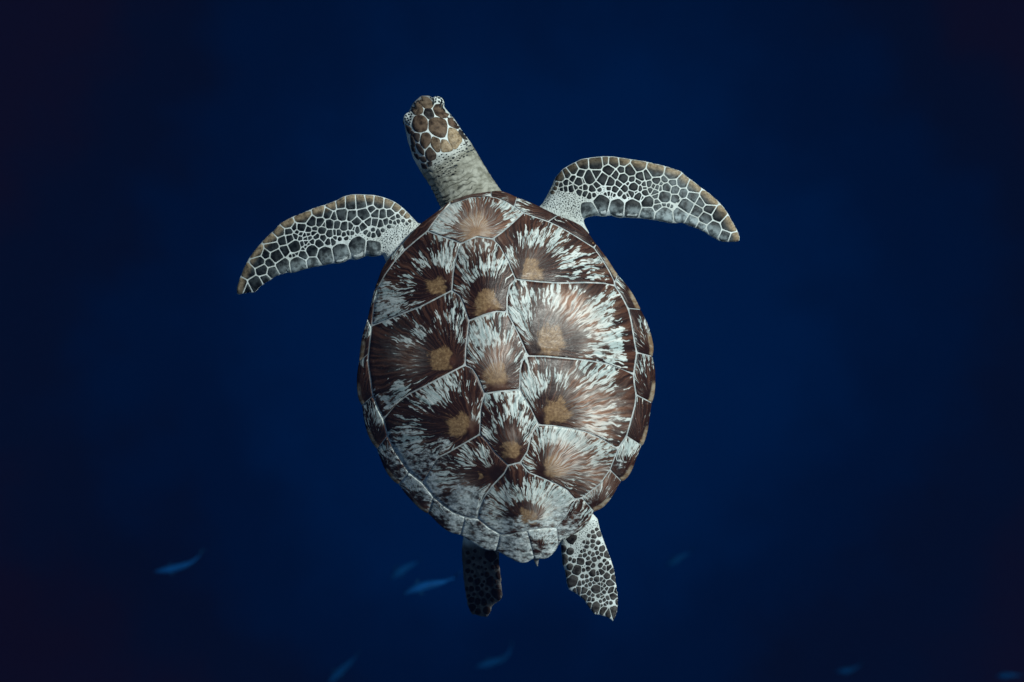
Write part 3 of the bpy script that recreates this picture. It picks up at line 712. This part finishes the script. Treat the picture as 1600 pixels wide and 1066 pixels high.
# front flipper on the photo's right
sr = Z([(165,262,38),(262,210,38),(330,170,38),(430,165,50,1.4,165),(497,155,25),(560,160,40),(635,150,40),(740,175,55),(870,205,66,1.2,10),(990,230,60,1.2,15),(1065,300,45),(1150,335,50,1.2,35),(1270,410,72,1.4,40),(1340,540,50),(1415,610,62,1.3,55),(1295,650,48,1.8,60),(1385,690,30,1.8,50),(1440,710,24,1.5,50),
 (215,245,30,1.3,90),(315,240,30,1.3,60),(262,280,24,1.6,80),(300,300,34,1.3,80),(245,345,18),(210,310,20),(170,325,15),(205,350,14),(150,320,10),(380,270,44,1.5,85),(335,290,15,1.6,90),(430,245,34,1.4,70),(480,280,42,1.6,70),(525,215,40),(570,250,28,1.5,90),(620,215,28),(680,215,45),(530,300,34,1.4,60),(630,275,38),(600,315,22,1.4,60),
 (570,360,22,1.3,90),(690,285,22),(740,300,20),(760,260,36,1.4,60),(805,250,38),(875,290,28),(935,285,24),(995,305,32),(820,320,20),(785,325,15),(705,340,35),(640,350,22,1.3,70),(755,350,13),(690,385,22),(740,410,25),(790,380,18),(785,345,10),(830,362,13),(850,332,12),(880,345,14),(865,382,20),(910,312,10),(905,350,12),(870,397,16),
 (950,345,34),(1010,360,32,1.3,80),(935,412,44),(1010,425,30),(1070,385,30),(1140,410,38),(1210,450,36),(1265,495,40),(1090,480,52,1.2,20),(1170,520,38),(1230,570,40),(1140,590,36),(1205,625,24),(1245,675,16),(1050,540,48),(930,550,62),(885,490,30),(880,460,18),(810,455,42),(810,530,45),(700,490,56,1.35,80),(585,480,46,1.5,80),(470,450,52,1.55,75),(383,500,34,1.5,90),
 (345,345,13),(405,355,17),(437,330,18),(350,390,13),(380,405,13),(525,350,10),(525,390,10),(605,385,14),(640,412,10),(665,315,10),(310,375,13,1.5,60),(1030,440,8),(930,470,9),(965,475,8),(985,482,7),(280,335,14),(235,315,10),(320,345,9),(130,350,8),(110,380,8),(180,355,9),(545,395,8),(560,400,8),(415,400,9),(455,360,9),(500,395,8),(665,400,8),(720,380,8),(765,420,8)], 840, 220, 4.706)
def tan_r(p): return sstep(14, 4, edged(p, FR_LEAD, False)) * (.3 + .5 * sstep(930, 1020, p[0]))
def grey_r(p): return 0.0 + 0.80 * sstep(26, 6, edged(p, FR_TRAIL, False)) + .50 * sstep(990, 1060, p[0]) * sstep(30, 45, 60 - abs(p[0] - 1040) * .4) * .7  # outer half paler: light sheen painted into the scale colour
pr = [c for c in cells(sr, FR, .68, .8, 2.0) if c]
for c in pr: put_scale('flipper_scale', c, z_fr, tan_r, grey_r)
smalls(zpts([(30,480),(80,400),(120,330),(200,340),(280,350),(360,400),(370,480),(340,560),(330,600),(200,520)], 840, 220, 4.706), z_fr, .55, 1.5, 2600, pr, FR, .2)
smalls(zpts([(340,330),(600,340),(800,330),(920,370),(820,420),(640,430),(440,420)], 840, 220, 4.706), z_fr, .6, 1.3, 900, pr, FR, .15)
# hind flipper on the photo's right
sb = Z([(455,580,13),(420,630,20,1.4,90),(408,565,13),(518,640,18),(480,640,8),(455,630,7),(455,680,12),(500,700,27,1.2,120),(470,770,34,1.35,110),(434,728,16,1.5,90),(600,722,20,1.4,90),(578,655,13,1.4,90),(600,670,9),(570,692,9),(550,605,8),(545,575,7),(605,485,11),(640,465,13),(565,525,8),(600,515,8),(560,550,8),(600,545,8),
 (656,570,13,1.4,90),(635,525,8),(690,600,17,1.7,70),(655,600,8),(630,590,8),(610,630,10),(650,670,9),(655,710,12,1.4,90),(675,687,9),(700,685,12,1.8,75),(721,705,8,1.5,90),(630,720,8),(690,742,15),(625,762,18),(622,822,30,1.2,90),(703,783,18,1.6,70),(736,748,10,2,85),(655,760,8),(660,790,7),(655,820,8),(714,830,15,1.3,80),(672,840,8),(690,820,7),(730,868,20,1.3,80),
 (638,862,9),(655,860,8),(545,830,18),(552,875,15,1.2,140),(510,825,15,1.4,100),(515,785,10),(565,770,8),(580,790,9),(540,780,8),(490,830,9),(576,850,11),(580,885,10),(580,922,9,1.5,90),(622,930,26,1.9,92),(670,950,16,1.9,90),(700,970,11,2,90),(735,960,22,1.9,92),(675,890,9),(695,880,9),(650,900,6),(750,840,8,2,90),(757,900,7,2,90),(640,620,7),(620,560,7),(580,590,7),(600,600,8),
 (570,625,7),(520,610,7),(530,580,6),(575,480,7),(600,455,7),(625,440,7),(545,520,6),(690,655,8),(675,640,7),(610,780,7),(590,760,7),(535,740,8),(560,740,7),(540,700,7),(560,800,7),(600,860,7),(600,890,7),(660,870,7),(690,910,8),(680,920,6),(655,930,6),(715,910,7),(670,770,7),(675,800,7),(640,790,6)], 780, 720, 4.1)
pb = [c for c in cells(sb, BR, .48, .6, 2.0) if c]
for c in pb: put_scale('flipper_scale', c, z_br, lambda p: .0, lambda p: .12, .35)
smalls(zpts([(460,480),(620,360),(690,560),(740,760),(740,940),(600,960),(470,820),(440,600)], 780, 720, 4.1), z_br, .5, 1.1, 1500, pb, BR, .1)
put_scale('flipper_scale', zpts([(425,500),(470,470),(500,478),(498,505),(470,540),(440,525)], 780, 720, 4.1), z_br, lambda p: 0, lambda p: 0, .2)  # dark patch at the flipper root, built like a scale
# hind flipper on the photo's left, turned on edge, its shade painted into skin and scales
sbl = Z([(545,280,52,1.2,60),(620,365,34,1.3,80),(570,400,20),(635,490,28,1.3,90),(540,560,45,1.3,60),(612,690,54,1.3,80),(400,560,26,1.3,90),(500,480,24),(410,400,16),(440,400,12),(480,350,14),(590,560,20),(400,640,22),(440,690,22,1.4,70),(520,720,20,1.5,60),(560,760,18,1.4,50),(470,790,26,1.4,70),(500,880,34),(400,780,30),(340,850,36),(400,890,28),(330,760,30),(330,640,26),(320,540,24),(290,440,22),(300,340,20),(290,240,18),(350,300,16),(370,220,16),(340,450,16),(450,480,14),(450,600,16),(370,500,14),(430,300,14),(280,640,18),(300,720,16),(360,700,16),(620,620,18),(500,640,16),(470,560,12),(490,420,12),(360,370,12)], 690, 830, 7.1)
pbl = [c for c in cells(sbl, BL, .5, .9) if c]
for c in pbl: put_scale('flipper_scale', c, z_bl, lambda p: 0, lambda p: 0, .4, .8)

# head shields (traced)
def zh(p): return 0.03
HEAD = [([(266,124),(300,112),(366,118),(408,168),(413,185),(392,211),(340,212),(302,172)],.75,.25),([(194,172),(232,124),(262,134),(298,180),(328,214),(320,250),(300,262),(258,266),(232,232),(206,208)],.8,.2),
 ([(342,213),(393,213),(420,270),(400,298),(372,302),(330,256)],.25,0),([(408,212),(430,177),(472,175),(522,200),(545,250),(522,290),(482,290),(430,267)],.95,.1),([(255,275),(310,266),(345,285),(365,322),(361,380),(345,400),(296,411),(258,400),(236,352),(240,310)],.95,.1),
 ([(373,306),(430,282),(512,302),(527,350),(522,410),(505,452),(470,456),(410,430),(372,392)],.95,.15),([(530,300),(560,285),(600,310),(636,360),(620,381),(590,375),(540,350)],.9,.05),([(620,390),(645,385),(692,430),(702,465),(682,472),(655,456)],.3,0),
 ([(540,368),(600,384),(658,472),(602,548),(580,550),(530,465)],.7,.85),([(478,470),(522,474),(576,552),(560,568),(480,577),(474,520)],.8,.75),([(405,445),(462,465),(472,520),(466,572),(440,577),(395,522),(390,480)],.9,.3),
 ([(315,420),(360,410),(390,435),(386,500),(342,552),(300,500)],.9,.1),([(345,572),(380,530),(436,590),(430,632),(380,652),(350,622)],.6,.05),([(250,416),(300,421),(290,492),(265,482),(245,440)],.5,0),
 ([(270,502),(290,505),(332,562),(332,602),(300,582),(270,532)],.5,0),([(222,432),(243,446),(262,512),(250,532),(226,500)],.4,0),([(290,618),(338,612),(356,652),(322,657)],.45,0),([(362,658),(400,655),(397,690),(372,692)],.3,0),
 ([(308,668),(350,680),(362,712),(325,712)],.4,0),([(224,512),(254,536),(262,580),(238,566)],.4,0),([(250,588),(276,592),(296,622),(288,640),(262,612)],.4,0),([(705,462),(722,458),(734,484),(722,486)],.3,0),
 ([(550,262),(556,242),(580,272),(570,280)],.5,0),([(640,380),(652,378),(690,424),(682,424)],.4,0),([(178,345),(205,362),(230,382),(214,425),(196,400)],.7,0),([(222,402),(238,400),(250,414),(242,436),(226,428)],.6,0),([(200,150),(225,120),(245,118),(205,160)],.5,0)]
ph = []
for poly, br, tn in HEAD:
    c = inset(zpts(poly, 600, 130, 5.33), -.75); c = chaikin(c, 1, .16); ph.append(c)
    put_scale('head_shield', c, zh, lambda p, t=tn: t, lambda p: .05, br, lift=.0010)
smalls(zpts([(385,118),(440,108),(510,150),(515,192),(470,172),(430,172),(412,165)], 600, 130, 5.33), zh, 1.4, 2.6, 2500, ph, None, .05, sp=.98)
smalls(zpts([(165,250),(200,215),(230,240),(250,280),(235,330),(230,390),(190,350)], 600, 130, 5.33), zh, 1.4, 2.6, 2500, ph, None, .05, sp=.98)
smalls(zpts([(440,600),(580,570),(660,490),(700,478),(740,500),(775,560),(700,600),(620,650),(590,760),(430,785),(420,700)], 600, 130, 5.33), zh, .9, 2.3, 900, ph, None, .05, stretch=-.3)
for p, z, r in EYES:                                # eyeballs under the lids, on the flanks of the head
    s = -1 if p[0] < 660 else 1
    q = (p[0] + s * 5.5, p[1] + s * -3.5 )
    v, f = ball(q, z - .006, 6.2, 1, 1, .9); mesh_obj('eye', v, f, M_EYE, body, W(q, z - .006))

# ------------------------------------------------------------------ fish far below
def fish(spine, depth, hw, label, bright=1.0):
    z = -depth; k = (D + depth) / D
    pts = chaikin(spine, 2, closed=False); pts = resample(pts, 15, closed=False)
    w3 = [W(p, z) for p in pts]; n = 14; V, F = [], []
    prof = [.10, .42, .68, .86, .97, 1.0, .98, .92, .83, .72, .59, .45, .31, .2, .16]
    hwm = hw * S * k
    for i, c in enumerate(w3):
        a = w3[max(0, i - 1)]; b = w3[min(14, i + 1)]; t = (b - a).normalized(); s = Vector((-t.y, t.x, 0))
        for j in range(n):
            q = 2 * math.pi * j / n
            V.append(c + s * math.cos(q) * hwm * prof[i] + Vector((0, 0, 1)) * math.sin(q) * hwm * 1.35 * prof[i])
    for i in range(14):
        for j in range(n):
            a, b = i * n + j, i * n + (j + 1) % n; F.append((a, b, b + n, a + n))
    F.append(tuple(range(n))[::-1]); F.append(tuple(14 * n + j for j in range(n)))
    o = mesh_obj('fish', V, F, M_FISH, None, w3[6])
    o['label'] = label; o['category'] = 'fish'; o['group'] = 'small fish swimming far below the turtle'
    def plate(name, prof3, th):
        m = len(prof3); nn = (prof3[1] - prof3[0]).cross(prof3[2] - prof3[0]).normalized() * th
        v = [q + nn for q in prof3] + [q - nn for q in prof3]
        f = [tuple(range(m)), tuple(range(2 * m - 1, m - 1, -1))] + [(i, i + m, (i + 1) % m + m, (i + 1) % m) for i in range(m)]
        mesh_obj(name, v, f, M_FIN, o, prof3[0], smooth=False)
    e = w3[-1]; t = (w3[-1] - w3[-3]).normalized(); s = Vector((-t.y, t.x, 0)); u = Vector((0, 0, 1)); h = hwm
    tl = (t + s * .25).normalized()
    plate('tail_fin', [e - t * h * .3, e + tl * h * 1.5 + u * h * 1.5 + s * h * .35, e + tl * h * 2.1 + u * h * 1.7 + s * h * .4, e + tl * h * 1.0, e + tl * h * 2.0 - u * h * 1.5 + s * h * .1, e + tl * h * 1.4 - u * h * 1.3], h * .07)
    plate('dorsal_fin', [w3[5] + u * h * 1.2, w3[7] + u * h * 1.9, w3[10] + u * h * 1.2, w3[11] + u * h * .5, w3[8] + u * h * 1.0], h * .06)
    for sg in (1, -1):
        c = w3[4]; t = (w3[5] - w3[3]).normalized(); s = Vector((-t.y, t.x, 0)) * sg
        plate('pectoral_fin', [c + s * h * .85, c + s * h * 1.7 + t * h * .6 - u * h * .2, c + s * h * 1.9 + t * h * 1.2 - u * h * .3, c + s * h * .9 + t * h * .7], h * .05)
    return o
fish([(629,930),(642,922),(668,914),(692,910),(709,903)], 2.6, 7.0, 'palest blue fish, just left of the turtle\'s dark hind flipper')
fish([(609,905),(620,896),(634,887),(652,878)], 7.0, 5.6, 'dim fish slanting up just above the palest one beside the dark hind flipper')
fish([(241,893),(262,891),(284,885),(300,879),(312,868)], 3.6, 5.4, 'blue fish on its own far to the left, tail curving up')
fish([(512,1068),(524,1055),(538,1043),(556,1026)], 8.4, 5.4, 'dim fish cut by the bottom edge, slanting steeply, left of the turtle\'s hind flippers')
fish([(742,1043),(760,1037),(784,1031),(795,1022),(799,1010)], 8.0, 4.8, 'dim fish with sharply bent tail, below the gap between the hind flippers')
fish([(1040,884),(1052,878),(1064,870),(1078,863)], 9.6, 4.6, 'very faint fish to the right of the pale spotted hind flipper')
fish([(1306,1049),(1318,1049),(1332,1047),(1344,1038)], 9.8, 4.0, 'faint fish near the bottom edge, far to the right of the hind flippers')
fish([(1556,1057),(1570,1056),(1584,1055),(1596,1056)], 10.0, 3.6, 'faint fish in the darkest bottom right corner')
